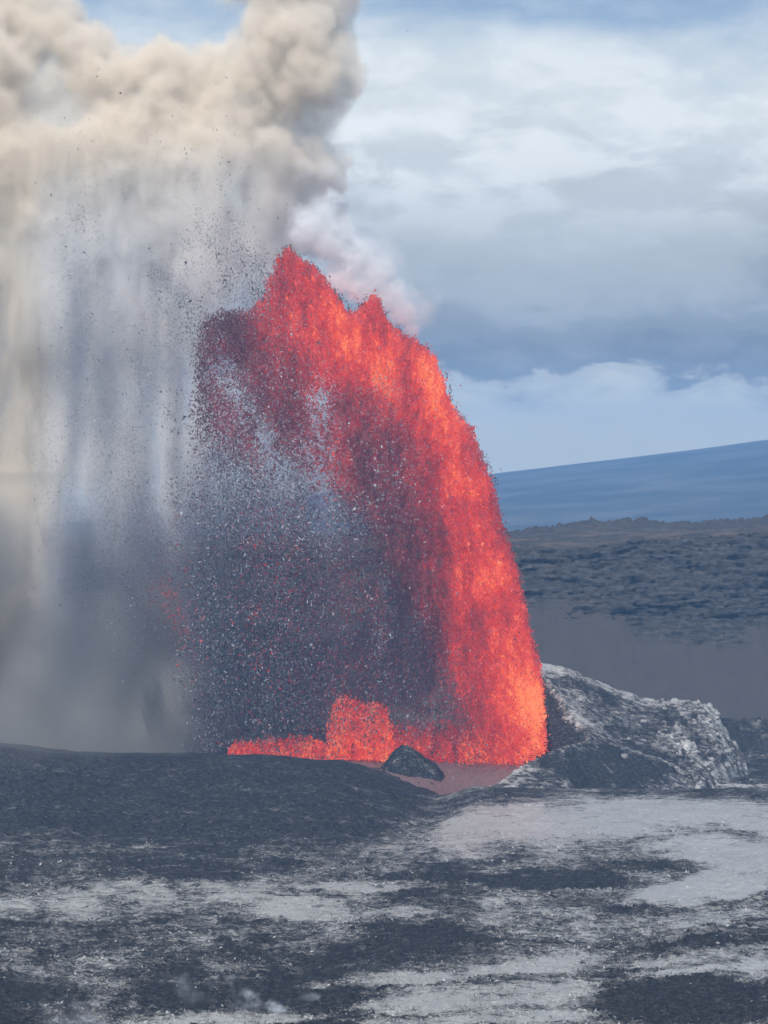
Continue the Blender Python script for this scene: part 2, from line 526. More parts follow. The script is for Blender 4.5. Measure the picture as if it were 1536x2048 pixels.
plates = [plate_mesh(100 + i) for i in range(6)]
r2 = np.random.default_rng(5)
npl = 0
while npl < 70:
    u = r2.uniform(1240, 1478); v = r2.uniform(1412, 1572)
    d = 1575 - (v - 1412) * 0.62
    x = px_x(u, d)
    if r2.random() > S(1230, 1420, u) * (0.35 + 0.65 * S(1520, 1420, v)):
        continue
    z = cone_z(x, d)
    if z < -14:
        continue
    o = bpy.data.objects.new('crust_plate', plates[npl % 6])
    COL.objects.link(o)
    o.parent = cone
    s = r2.uniform(1.2, 3.0)
    o.scale = (s, s * r2.uniform(.7, 1.3), s)
    o.location = (x, d, z + 0.35)
    o.rotation_euler = (0.40 + r2.normal(0, .18), 0.25 + r2.normal(0, .22), r2.uniform(-.8, .2))
    npl += 1


# ------------------------------------------------------------------ flakes: shards of lava, tephra and rubble
def shards(name, P, size, mat, attrs, stretch=2.2, upright=0.0, seed=0, **kw):
    """one mesh of many small folded flakes: P (n,3) centres, size (n,) half-lengths"""
    r = np.random.default_rng(seed)
    n = len(P)
    a = r.normal(size=(n, 3)); a[:, 2] += upright * np.sign(a[:, 2]) * 2
    a /= np.linalg.norm(a, axis=1, keepdims=True)
    b = np.cross(a, r.normal(size=(n, 3))); b /= np.linalg.norm(b, axis=1, keepdims=True)
    c = np.cross(a, b)
    L = (size * r.uniform(.6, 1.4, n))[:, None]
    W = L / stretch * r.uniform(.6, 1.4, (n, 1))
    v = np.stack([P - a * L, P + b * W + c * W * .5, P + a * L, P - b * W + c * W * .5], 1)
    i = np.arange(n)[:, None] * 4
    f = np.concatenate([i + [0, 1, 2], i + [0, 2, 3]], 1).reshape(-1, 3)
    at = {k: np.repeat(val, 4) for k, val in attrs.items()}
    return mesh_object(name, v.reshape(-1, 3), f, mat, at, smooth=False, **kw)


def lava_material():
    m, n, b, out = mat_surface('glowing lava')
    heat = attr_node(n, 'lava_heat')
    em = n.ramp(heat, [(0.0, (0.05, 0.006, 0.010)), (0.22, (0.16, 0.010, 0.014)), (0.45, (0.44, 0.014, 0.011)), (0.68, (0.80, 0.036, 0.014)), (0.84, (1.1, 0.105, 0.022)), (1.0, (1.2, 0.28, 0.07))])
    b.inputs['Base Color'].default_value = (0.045, 0.03, 0.03, 1)
    b.inputs['Roughness'].default_value = 0.8
    n.l.new(em, b.inputs['Emission Color'])
    b.inputs['Emission Strength'].default_value = 0.68
    m.cycles.emission_sampling = 'NONE'
    return m


LAVA = lava_material()


def tephra_material():
    m, n, b, out = mat_surface('grey tephra')
    g = attr_node(n, 'shade')
    n.l.new(n.ramp(g, [(0, (0.020, 0.020, 0.026)), (0.6, (0.07, 0.07, 0.085)), (1.0, (0.42, 0.43, 0.47))]), b.inputs['Base Color'])
    b.inputs['Roughness'].default_value = 0.7
    return m


TEPHRA = tephra_material()

# maps of where the spray is, in metres across the vent and up, 2 px of the photo per cell
MU = np.arange(-200, 1200, 2.0); MV = np.arange(60, 1560, 2.0)
VVm, UUm = np.meshgrid(MV, MU, indexing='ij')


def poly_mask(poly):
    x, y = UUm, VVm
    ins = np.zeros(x.shape, bool)
    n = len(poly)
    for i in range(n):
        x0, y0 = poly[i]; x1, y1 = poly[(i + 1) % n]
        if y0 == y1:
            continue
        c = ((y0 > y) != (y1 > y)) & (x < (x1 - x0) * (y - y0) / (y1 - y0) + x0)
        ins ^= c
    return ins.astype(np.float32)


def blur(a, s):
    fy = np.fft.fftfreq(a.shape[0])[:, None]; fx = np.fft.rfftfreq(a.shape[1])[None]
    return np.fft.irfft2(np.fft.rfft2(a) * np.exp(-2 * (math.pi * s / 2) ** 2 * (fx ** 2 + fy ** 2)), s=a.shape)


def line(x0, y0, x1, y1, w):
    px, py = UUm - x0, VVm - y0
    dx, dy = x1 - x0, y1 - y0
    q = np.clip((px * dx + py * dy) / (dx * dx + dy * dy), 0, 1)
    return np.exp(-((px - q * dx) ** 2 + (py - q * dy) ** 2) / (w * w))


mshape = UUm.shape
st1 = fft_noise(mshape, 1.5, (2.6, 1), 0.004, seed=71)
st2 = fft_noise(mshape, 1.0, (3.6, 1), 0.02, seed=72)
st3 = fft_noise(mshape, 0.9, (1.2, 1), 0.05, seed=73)

outer = [(1090, 1500), (1086, 1400), (1072, 1310), (1052, 1230), (1030, 1130), (1004, 1050), (988, 980), (960, 910), (936, 850), (906, 822), (893, 790), (880, 750), (866, 712), (838, 690),
         (800, 668), (772, 640), (758, 604), (745, 590), (733, 612), (712, 628), (690, 622), (668, 588), (650, 556), (622, 534), (598, 515), (576, 494), (556, 528), (541, 560), (534, 602),
         (500, 626), (450, 628), (412, 640), (396, 690), (380, 900), (300, 1150), (340, 1330), (420, 1480), (500, 1520), (1000, 1530)]
inner = [(1090, 1530), (1200, 1530), (1200, 300), (300, 300), (300, 640), (385, 660), (400, 800), (430, 880), (520, 930), (600, 960), (700, 985), (760, 1070), (830, 1190), (890, 1320), (940, 1440), (955, 1530)]
warp = 5 * st3
ob = blur(poly_mask(outer), 5)
om = S(.35, .65, ob + 0.16 * st3) * (ob > 0.10)
im = blur(poly_mask(inner), 36)
im = np.maximum(im, (0.11 * S(1520, 1380, VVm) + 0.03) * (0.25 + 0.75 * S(420, 620, UUm + .2 * (1100 - VVm))))
lava_d = om * im
lava_d = lava_d * (1 - 0.42 * S(600, 400, UUm - .25 * (VVm - 750)) * S(600, 680, VVm + 40 * st2))
gaps = (0.9 * line(450, 740, 575, 960, 30) + 0.85 * line(636, 800, 648, 1060, 42) + 0.5 * line(560, 950, 690, 1060, 46)) * np.clip(0.85 + 0.30 * st2 + .2 * st3, 0, 1.3)
lava_d = lava_d * np.clip(1 - 1.15 * gaps, 0.04, 1)
weak = line(325, 1180, 375, 1240, 30) * .15 + line(400, 1280, 430, 1420, 26) * .06 + line(752, 1165, 752, 1195, 8) * .7 + line(768, 1270, 772, 1285, 6) * .4 + line(350, 800, 345, 1000, 18) * .10
halo = 0.06 * np.clip(blur(om, 16), 0, 1) * S(.3, 1.5, st3 + .5 * st2) * S(1400, 1000, VVm)
lava_d = np.maximum(np.maximum(lava_d, halo), weak * S(-.6, .8, st2))
heat = 0.47 + 0.12 * st1 + 0.075 * st2 + 0.035 * st3 - 0.30 * (1 - S(.1, .8, im))
for x0, y0, x1, y1, w, a in [(660, 600, 745, 760, 34, .26), (700, 640, 800, 830, 26, .10), (850, 735, 870, 780, 32, .28), (900, 850, 935, 960, 40, .30), (870, 880, 880, 1010, 40, .12), (950, 990, 1000, 1150, 40, .26), (930, 1050, 940, 1180, 40, .10),
                             (1000, 1150, 1050, 1400, 42, .30), (960, 1180, 1010, 1350, 32, .12), (1040, 1400, 1050, 1500, 44, .34), (800, 740, 880, 800, 60, .10), (590, 640, 610, 700, 24, .12), (745, 610, 800, 700, 26, .08), (560, 560, 600, 600, 40, -.02)]:
    heat = heat + 0.85 * a * line(x0, y0, x1, y1, w)
for x0, y0, x1, y1, w, a in [(410, 660, 540, 900, 100, .30), (560, 760, 600, 900, 50, .16), (700, 820, 760, 1050, 50, .20), (780, 900, 860, 1250, 50, .14), (575, 520, 620, 590, 45, .10), (830, 1050, 900, 1350, 30, .06), (400, 640, 460, 650, 40, .12), (620, 620, 680, 790, 26, .08)]:
    heat = heat - a * line(x0, y0, x1, y1, w)


def sample_map(dm, n, seed):
    r = np.random.default_rng(seed)
    p = np.clip(dm, 0, None).ravel().astype(np.float64)
    c = np.cumsum(p)
    k = np.searchsorted(c, r.random(n) * c[-1])
    k = np.minimum(k, p.size - 1)
    iv, iu = np.unravel_index(k, dm.shape)
    return MU[iu] + r.uniform(-1, 1, n), MV[iv] + r.uniform(-1, 1, n), iv, iu, r


def to_world(u, v, dep):
    d0 = 1500.0
    x = px_x(u, d0); z = px_z(v, d0)
    return np.stack([x, d0 + dep, z], -1)


def root(name, u, v, dep=0, **kw):
    o = bpy.data.objects.new(name, None)
    COL.objects.link(o)
    tag(o, **kw)
    return o


fountain = root('lava_fountain', 1000, 1515, label='towering red lava fountain leaning left beside the spatter cone', cat='lava fountain')
N = 340000
u, v, iv, iu, r = sample_map(lava_d, N, 81)
width = np.interp(v, [500, 800, 1500], [14, 26, 20])
dep = r.normal(0, 1, N) * width
h = heat[iv, iu] + r.normal(0, .06, N) - 0.05 * (dep > 0)
edge = S(.9, .4, blur(om, 6)[iv, iu])
h = h - 0.10 * edge
h = np.where(r.random(N) < 0.03, h - .35, h)
shards('molten_spray', to_world(u, v, dep), r.uniform(.35, .95, N) * 1.0, LAVA, {'lava_heat': np.clip(h, 0, 1)}, 1.9, 0.2, 82, parent=fountain, kind='stuff')
cl = 5000
u, v, iv, iu, r = sample_map(lava_d * S(.42, .75, heat + .1 * st3), cl, 87)
shards('molten_clots', to_world(u, v, r.normal(-8, 14, cl)), np.minimum(r.lognormal(-.1, .35, cl), 1.9), LAVA, {'lava_heat': np.clip(heat[iv, iu] + r.normal(.13, .09, cl), 0, 1)}, 1.5, .5, 88, parent=fountain, kind='stuff')
# cooled flakes along the leading edge
ed = np.clip(blur(om, 9) - 0.06, 0, 1) * (1 - om) * (UUm > 520) * (VVm < 1010) * S(.2, 1.4, st2)
u, v, iv, iu, r = sample_map(ed, 1500, 83)
shards('cooled_flakes', to_world(u, v, r.normal(0, 12, len(u))), r.uniform(.3, .9, len(u)), TEPHRA, {'shade': r.uniform(0, .5, len(u))}, 2.6, .4, 84, parent=fountain, kind='stuff')


def spurt(name, poly, n, seed, label, hot=0.70, soft=5):
    pb = blur(poly_mask(poly), soft)
    m = S(.25, .75, pb + 0.22 * st3) * (pb > 0.10)
    vb = max(p[1] for p in poly); vt = min(p[1] for p in poly)
    wide = blur(poly_mask(poly), 16)
    m = np.maximum(m, 0.10 * wide * S(0, 1.6, st3 + st2))
    m = m * (0.10 + 0.90 * S(vt - 10, vt + 0.75 * (vb - vt), VVm)) * S(-2.4, .4, st2 + 0.5 * st3 + 0.9)
    o = root(name, 0, 0, label=label, cat='lava fountain', group='low lava spurts along the vent')
    u, v, iv, iu, r = sample_map(m, n, seed)
    h = hot + 0.10 * st3[iv, iu] + 0.05 * st2[iv, iu] + r.normal(0, .09, n) - 0.12 * S(vb - 30, vt, v)
    dep = r.normal(0, 7, n) - 4
    shards('molten_spray', to_world(u, v, dep), r.uniform(.3, .85, n), LAVA, {'lava_heat': np.clip(h, 0, 1)}, 2.0, .3, seed + 1, parent=o, kind='stuff')


spurt('lava_spurt', [(650, 1512), (655, 1450), (668, 1405), (690, 1385), (712, 1402), (730, 1412), (755, 1402), (772, 1410), (778, 1450), (790, 1490), (800, 1515)], 26000, 91,
      'bright twin-topped low lava spurt left of the small dark mound', .72)
spurt('lava_spurt', [(455, 1510), (470, 1488), (520, 1478), (580, 1470), (612, 1468), (625, 1480), (660, 1490), (665, 1515)], 11000, 93,
      'long flat lava spurt farthest left along the vent, beside the grey dust', .66)
spurt('lava_spurt', [(780, 1515), (790, 1450), (830, 1440), (880, 1436), (920, 1450), (935, 1470), (940, 1525), (880, 1525)], 9000, 95,
      'dim grey-red lava spurt behind the small dark mound', .52)
spurt('lava_spurt', [(915, 1525), (925, 1470), (940, 1452), (965, 1446), (985, 1470), (1010, 1480), (1030, 1500), (1040, 1528)], 14000, 97,
      'orange low lava spurt at the foot of the tall fountain', .74)

# the pond and channel of lava at the foot of the fountain
def pond_material():
    m, n, b, out = mat_surface('lava channel skin')
    geo = n.new('ShaderNodeNewGeometry').outputs['Position']
    hot = attr_node(n, 'lava_heat')
    q = n.math('ADD', hot, n.math('MULTIPLY', n.math('SUBTRACT', n.noise(geo, 0.12, 5, .6), .5), .5))
    em = n.ramp(q, [(0.0, (0.004, 0.002, 0.002)), (0.45, (0.022, 0.005, 0.006)), (0.75, (0.5, 0.03, 0.02)), (1.0, (1.0, 0.16, 0.06))])
    n.l.new(em, b.inputs['Emission Color'])
    b.inputs['Emission Strength'].default_value = 1.0
    n.l.new(n.mix(n.noise(geo, .3, 5, .6), (0.10, 0.062, 0.066), (0.15, 0.10, 0.10)), b.inputs['Base Color'])
    b.inputs['Roughness'].default_value = 0.6
    m.cycles.emission_sampling = 'NONE'
    return m


rp, cp = 90, 150
dpn = np.linspace(1392, 1512, rp); upn = np.linspace(0, 1, cp)
DPp, UPp = np.meshgrid(dpn, upn, indexing='ij')
ul = np.interp(DPp, [1392, 1420, 1450, 1480, 1512], [830, 770, 715, 672, 440])
ur_ = np.interp(DPp, [1392, 1420, 1450, 1480, 1512], [935, 985, 1030, 1070, 1095])
UPx = ul + (ur_ - ul) * UPp
ZPp = floor_height(UPx, DPp) + 1.5 * S(0, .06, UPp) * S(1, .94, UPp) + 0.25 * fft_noise((rp, cp), 1.3, (1, 1), .03, seed=99)
hp = 0.12 + 0.65 * S(1490, 1506, DPp) * S(480, 640, UPx)
mesh_object('lava_channel', np.stack([px_x(UPx, DPp), DPp, ZPp], -1).reshape(-1, 3), grid_faces(rp, cp), pond_material(), {'lava_heat': hp}, kind='structure',
            label='dusty pink crusted lava channel running out around the small dark mound')

# falling tephra
teph = np.zeros(mshape)
for x0, y0, x1, y1, w, a in [(375, 620, 370, 1000, 36, .95), (430, 500, 470, 620, 60, .34), (500, 540, 520, 640, 40, .34), (300, 560, 280, 1000, 60, .42), (180, 480, 170, 1000, 60, .22), (250, 950, 240, 1200, 90, .35),
                             (470, 900, 450, 1420, 80, .55), (400, 800, 400, 1100, 50, .5), (600, 980, 600, 1420, 120, .62), (760, 980, 780, 1420, 90, .55), (860, 1330, 900, 1480, 60, .30), (480, 760, 600, 1000, 36, .42), (640, 800, 650, 1060, 30, .42),
                             (560, 700, 640, 900, 60, .25), (760, 800, 840, 1200, 50, .30), (330, 250, 420, 500, 110, .05), (180, 300, 180, 500, 90, .04), (90, 800, 100, 1100, 30, .04), (520, 1380, 520, 1460, 90, .35), (450, 640, 600, 820, 50, .2), (600, 960, 720, 1050, 50, .62), (500, 880, 620, 1020, 50, .5), (350, 900, 340, 1060, 50, .5)]:
    teph = np.maximum(teph, a * line(x0, y0, x1, y1, w))
teph = teph * np.clip(0.75 + 0.45 * st1 + 0.30 * st2, 0.05, 2) * S(90, 420, VVm)
teph = teph * np.clip(1 - 0.75 * (line(448, 735, 560, 950, 18) + line(635, 790, 645, 1060, 26)), .2, 1)
NT = 330000
u, v, iv, iu, r = sample_map(teph, NT, 101)
dep = r.normal(0, 22, NT) - 18 * (r.random(NT) < .5) - 22
streak_here = np.clip(line(450, 740, 575, 960, 34) + line(636, 800, 648, 1060, 44), 0, 1)[iv, iu]
pale = (r.random(NT) < 0.14 + 0.34 * S(1130, 980, v) + 0.35 * streak_here)
shards('tephra_fall', to_world(u, v, dep), np.minimum(r.lognormal(-1.05, .42, NT), 1.3) * (1 - 0.30 * S(430, 330, u)), TEPHRA, {'shade': np.where(pale, r.uniform(.70, 1, NT), r.uniform(0.1, .72, NT) + 0.06 * S(430, 330, u))}, 2.4, .1, 102, kind='stuff',
       label='curtain of grey tephra falling on the left side of the lava fountain')

# loose rubble on the crater floor
NR = 40000
fu = r.uniform(-60, 1600, NR); fv = 1590 + (2080 - 1590) * r.random(NR) ** 0.9
fd = EYE * FOC / (fv - HOR)
ii = np.clip(((fd - 640) / (1765 - 640) * (RW - 1)).round().astype(int), 0, RW - 1); jj = np.clip((((fu - 768) / FOC + .25) / .50 * (CO - 1)).round().astype(int), 0, CO - 1)
P = np.stack([X[ii, jj] + r.uniform(-.3, .3, NR), D[ii, jj] + r.uniform(-1, 1, NR), Z[ii, jj] + .15], -1)
sh_r = sheen[ii, jj]
keep = r.random(NR) < 0.06 + 0.9 * S(.15, .5, sh_r + .12 * n_mid[ii, jj]) * S(1.0, .6, sh_r)
P = P[keep]; sh_r = sh_r[keep]; nk = len(P)
shards('rubble', P, r.uniform(.25, .75, nk), ROCK, {'sheen': np.clip(sh_r + np.abs(r.normal(.12, .25, nk)), 0, 1)}, 2.0, 0, 112, kind='stuff', label='loose clinker rubble strewn over the crater floor')


# ------------------------------------------------------------------ smoke, ash, steam: density worked out on a lattice in metres
def smoke_material(name, dens, col, col2=None, aniso=0.25, nscale=0.012):
    m = bpy.data.materials.new(name)
    m.use_nodes = True
    n = Nodes(m.node_tree)
    m.node_tree.nodes.clear()
    out = n.new('ShaderNodeOutputMaterial')
    pv = n.new('ShaderNodeVolumePrincipled')
    n.l.new(pv.outputs[0], out.inputs['Volume'])
    at = n.new('ShaderNodeAttribute', attribute_name='density')
    n.l.new(n.math('MULTIPLY', at.outputs['Fac'], dens), pv.inputs['Density'])
    pv.inputs['Density Attribute'].default_value = ''
    pv.inputs['Anisotropy'].default_value = aniso
    if col2:
        tc = n.new('ShaderNodeTexCoord')
        sp = n.new('ShaderNodeSeparateXYZ')
        n.l.new(tc.outputs['Object'], sp.inputs[0])
        f = n.math('ADD', n.map(sp.outputs[2], 300, 400), n.map(sp.outputs[0], -195, -225))
        f = n.math('ADD', f, n.math('MULTIPLY', n.math('SUBTRACT', n.noise(tc.outputs['Object'], nscale, 2), .5), 1.6), clamp=True)
        n.l.new(n.mix(f, col, col2), pv.inputs['Color'])
    else:
        pv.inputs['Color'].default_value = (*col, 1)
    return m


def volume(name, data, lo, hi, mat, label):
    nz, ny, nx = data.shape
    me = bpy.data.meshes.new(name)
    me.vertices.add(data.size)
    me.attributes.new('density', 'FLOAT', 'POINT').data.foreach_set('value', np.ascontiguousarray(data, np.float32).ravel())
    me.materials.append(mat)
    o = bpy.data.objects.new(name, me)
    COL.objects.link(o)
    ng = bpy.data.node_groups.new(name, 'GeometryNodeTree')
    ng.interface.new_socket('Geometry', in_out='INPUT', socket_type='NodeSocketGeometry')
    ng.interface.new_socket('Geometry', in_out='OUTPUT', socket_type='NodeSocketGeometry')
    n = Nodes(ng)
    gi = n.new('NodeGroupInput'); go = n.new('NodeGroupOutput')
    vc = n.new('GeometryNodeVolumeCube')
    si = n.new('GeometryNodeSampleIndex', data_type='FLOAT', domain='POINT', clamp=True)
    na = n.new('GeometryNodeInputNamedAttribute', data_type='FLOAT')
    na.inputs['Name'].default_value = 'density'
    sx = n.new('ShaderNodeSeparateXYZ')
    n.l.new(n.new('GeometryNodeInputPosition').outputs[0], sx.inputs[0])
    idx = None
    for ax, (k, stp) in enumerate(((nx, 1), (ny, nx), (nz, nx * ny))):
        q = n.math('MULTIPLY', n.math('SUBTRACT', sx.outputs[ax], float(lo[ax])), (k - 1) / float(hi[ax] - lo[ax]))
        q = n.math('MAXIMUM', n.math('MINIMUM', n.math('ROUND', q), k - 1), 0)
        cv = n.new('FunctionNodeFloatToInt'); n.l.new(q, cv.inputs[0])
        mi = n.new('FunctionNodeIntegerMath', operation='MULTIPLY'); n.l.new(cv.outputs[0], mi.inputs[0]); mi.inputs[1].default_value = stp
        if idx is None:
            idx = mi.outputs[0]
        else:
            ai = n.new('FunctionNodeIntegerMath', operation='ADD'); n.l.new(idx, ai.inputs[0]); n.l.new(mi.outputs[0], ai.inputs[1]); idx = ai.outputs[0]
    n.l.new(gi.outputs[0], si.inputs['Geometry']); n.l.new(na.outputs[0], si.inputs['Value']); n.l.new(idx, si.inputs['Index'])
    n.l.new(si.outputs[0], vc.inputs['Density'])
    vc.inputs['Min'].default_value = lo; vc.inputs['Max'].default_value = hi
    for a, k in zip('XYZ', (nx, ny, nz)):
        vc.inputs['Resolution ' + a].default_value = k
    st = n.new('GeometryNodeSetMaterial'); st.inputs['Material'].default_value = mat
    n.l.new(vc.outputs[0], st.inputs[0]); n.l.new(st.outputs[0], go.inputs[0])
    md = o.modifiers.new('lattice', 'NODES'); md.node_group = ng
    return tag(o, 'stuff', label)


def lattice(u0, u1, v0, v1, y0, y1, h, d0=1500.0):
    lo = (px_x(u0, d0), y0, px_z(v1, d0)); hi = (px_x(u1, d0), y1, px_z(v0, d0))
    n = [max(8, int((b - a) / s)) for a, b, s in zip(lo, hi, (h, h * 1.15, h))]
    x, y, z = (np.linspace(a, b, k, dtype=np.float32) for a, b, k in zip(lo, hi, n))
    zz, yy, xx = np.meshgrid(z, y, x, indexing='ij')
    return lo, hi, (768 + xx * FOC / d0), (HOR - (zz - EYE) * FOC / d0), yy


def blobs(Ug, Vg, Yg, lst, k=3.413):
    """union of soft balls: 1 at a centre, 0 on the skin, -1 far outside; each ball only touches its own window of the lattice"""
    f = np.full(Ug.shape, -1.0, np.float32)
    ua, va, ya = Ug[0, 0, :], Vg[:, 0, 0], Yg[0, :, 0]
    for b in lst:
        u, v, r = b[:3]
        y = b[3] if len(b) > 3 else 0
        iu = np.nonzero(np.abs(ua - u) < 2 * r)[0]; iv = np.nonzero(np.abs(va - v) < 2 * r)[0]; iy = np.nonzero(np.abs(ya - y) * k < 2 * r)[0]
        if not (len(iu) and len(iv) and len(iy)):
            continue
        w = np.s_[iv[0]:iv[-1] + 1, iy[0]:iy[-1] + 1, iu[0]:iu[-1] + 1]
        q = 1 - np.sqrt((Ug[w] - u) ** 2 + (Vg[w] - v) ** 2 + ((Yg[w] - y) * k) ** 2) / r
        f[w] = np.maximum(f[w], q)
    return f


def cauliflower(lst, n, seed, k=3.413):
    """smaller lobes budding on the skin of the large ones"""
    r = np.random.default_rng(seed)
    out = []
    for b in lst:
        for _ in range(n):
            a = r.normal(size=3); a /= np.linalg.norm(a)
            R_ = b[2] * r.uniform(.78, .98)
            out.append((b[0] + a[0] * R_, b[1] + a[1] * R_, b[2] * r.uniform(.20, .42), b[3] + a[2] * R_ / k))
    return out


# 1. the tan and white plume
lo, hi, Ug, Vg, Yg = lattice(-520, 760, -260, 1500, 1518, 1678, 2.2)
Yc = Yg - 1590
shp = Ug.shape
b1 = fft_noise(shp, 2.3, None, 0.012, seed=121)
b2 = fft_noise(shp, 1.9, None, 0.03, seed=122)
bill = 0.5 * (1 - 2.0 * np.abs(b1)) + 0.28 * (1 - 2 * np.abs(b2))          # cauliflower lumps
cur = fft_noise(shp, 1.4, (3.6, 1, 1), 0.030, seed=123)                      # hanging curtains
lst = [(590, 100, 125, 0), (560, 150, 100, 0), (640, 170, 60, -10), (500, 120, 90, 0), (545, 30, 95, -10), (640, 130, 80, 5), (655, 55, 65, 0), (600, 200, 85, 10), (595, 300, 95, 5), (600, 390, 75, 10), (520, 300, 120, 0), (450, 210, 120, 0), (380, 300, 140, 0), (300, 210, 120, 5),
       (200, 250, 150, 0), (100, 170, 130, 0), (30, 90, 100, 0), (20, 260, 150, 0), (-100, 120, 190, 0), (-150, 350, 220, 0), (-330, 200, 220, 0), (480, 420, 90, 10), (545, 450, 60, 15), (350, 430, 130, 5), (200, 420, 150, 5),
       (60, 430, 140, 0), (430, 100, 80, 10), (300, 110, 80, 0), (560, -120, 120, 0), (640, -60, 80, 0), (-330, -20, 180, 0), (130, 60, 90, 20), (210, 90, 80, 25), (20, -40, 110, 20), (-140, -60, 150, 20), (330, 130, 90, 0)]
big = blobs(Ug, Vg, Yc, lst)
lobes = blobs(Ug, Vg, Yc, cauliflower(lst, 16, 5))
f = np.maximum(big, lobes * 0.34)
sharp = S(430, 640, Ug)                                # the windward side has the crisp edge
den = S(-0.03 - 0.05 * (1 - sharp), 0.07 + 0.08 * (1 - sharp), f + (0.09 + 0.07 * (1 - sharp)) * bill + 0.03)
den *= np.clip(0.90 + 0.55 * bill, 0.2, 1.5)


def column(u, w, v0, v1, fade=90, yc=0, yw=26, lean=0.0):
    return np.exp(-((Ug - u - lean * (Vg - v0)) / w) ** 2 - ((Yc - yc) / yw) ** 2) * S(v0 - fade, v0 + fade, Vg) * S(v1 + fade, v1 - fade, Vg)


veil = np.zeros(shp, np.float32)
for a in [(.75, 85, 42, 480, 960), (.9, 10, 70, 380, 1400), (.9, -110, 120, 380, 1480), (.9, -300, 140, 300, 1480), (.95, 312, 28, 560, 1090), (.70, 235, 70, 420, 1090), (.62, 165, 50, 380, 980), (.45, 370, 40, 560, 1040), (.45, 430, 60, 380, 540), (.30, 380, 60, 420, 620), (.35, 500, 40, 430, 560), (.22, 500, 130, 640, 1040), (.20, 670, 70, 760, 1050), (.50, 190, 130, 250, 640, 90, -44, 22), (.50, 390, 90, 240, 580, 90, -44, 22), (.55, 50, 90, 240, 660, 90, -44, 22), (.30, 500, 55, 330, 540, 80, -44, 20), (.42, -120, 110, 300, 700, 90, -44, 22)]:
    veil = np.maximum(veil, a[0] * column(*a[1:]))
veil *= np.clip(0.78 + 0.50 * cur, 0.06, 2.4)
den = np.clip(np.maximum(den, veil * (0.95 + 0.55 * S(480, 700, Vg))), 0, 1.4)
den[den < 0.012] = 0
edgefade = S(-520, -440, Ug) * S(-260, -190, Vg) * S(1518, 1534, Yg) * S(1678, 1662, Yg)
den *= edgefade
volume('smoke_plume', den, lo, hi, smoke_material('volcanic smoke', 0.10, (0.975, 0.98, 0.985), (0.985, 0.92, 0.815), aniso=0.0),
       'tall tan and white smoke plume drifting up and left of the lava fountain')

# 2. dark ash falling inside it and the grey dust at its foot
lo, hi, Ug, Vg, Yg = lattice(-420, 960, 400, 1530, 1440, 1580, 2.7)
Yc = Yg - 1510
shp = Ug.shape
cur = fft_noise(shp, 1.5, (5, 1, 1), 0.03, seed=131)
ash = np.zeros(shp, np.float32)
for a in [(.30, 150, 16, 520, 900), (.26, 212, 15, 500, 860), (.22, 345, 14, 620, 1000), (.9, 170, 55, 1060, 1440), (.6, 270, 80, 1040, 1440), (.40, 420, 90, 950, 1470), (.22, 640, 120, 1000, 1450), (.16, 800, 70, 1000, 1440), (.06, 500, 120, 640, 900)]:
    ash = np.maximum(ash, a[0] * column(*a[1:], yw=30))
ash *= np.clip(0.75 + 0.4 * cur, .05, 2)
ash[ash < .01] = 0
ash *= S(-420, -360, Ug) * S(1440, 1455, Yg) * S(1580, 1565, Yg)
volume('ash_veil', ash, lo, hi, smoke_material('dark ash', 0.075, (0.36, 0.38, 0.44), aniso=0.1), 'dark blue-grey veil of falling ash left of the lava fountain')
lo, hi, Ug, Vg, Yg = lattice(-433, 717, 957, 1585, 1290, 1577, 2.9)
Yc = Yg - 1510
shp = Ug.shape
cb = fft_noise(shp, 2.1, None, 0.015, seed=132)
lst = [(280, 1290, 110, -10), (200, 1400, 110, -20), (330, 1400, 110, -20), (60, 1330, 150, 0), (40, 1440, 110, -10), (410, 1440, 70, -20), (-110, 1320, 200, 0), (-280, 1350, 200, 0), (240, 1230, 60, -10), (150, 1460, 60, -20), (-60, 1180, 150, 0)]
f = blobs(Ug, Vg, Yc, lst)
dust = S(-0.22, 0.55, f + 0.40 * cb) * 0.9 * S(1525, 1500, Vg)
low = blobs(Ug, Vg, Yc, [(-250, 1500, 170, -120), (-80, 1500, 170, -120), (80, 1505, 150, -130), (220, 1515, 130, -120), (360, 1520, 110, -110), (480, 1520, 80, -100), (120, 1540, 120, -190), (-60, 1540, 140, -190)])
dust = np.maximum(dust, 0.17 * S(-.1, .8, low + .2 * cb))
ks = [np.fft.fftfreq(n_) for n_ in shp[:2]] + [np.fft.rfftfreq(shp[2])]
dust = np.fft.irfftn(np.fft.rfftn(dust) * np.exp(-2 * (math.pi * 1.8) ** 2 * (ks[0][:, None, None] ** 2 + ks[1][None, :, None] ** 2 + ks[2][None, None, :] ** 2)), s=shp)
dust[dust < .01] = 0
dust *= S(-433, -360, Ug) * S(500, 340, Ug + 60 * cb) * S(1290, 1320, Yg) * S(1577, 1562, Yg) * S(1585, 1565, Vg)
volume('dust_cloud', dust, lo, hi, smoke_material('grey dust', 0.08, (0.56, 0.555, 0.54), aniso=0.1), 'soft grey dust cloud rolling over the dark mound at the plume foot')

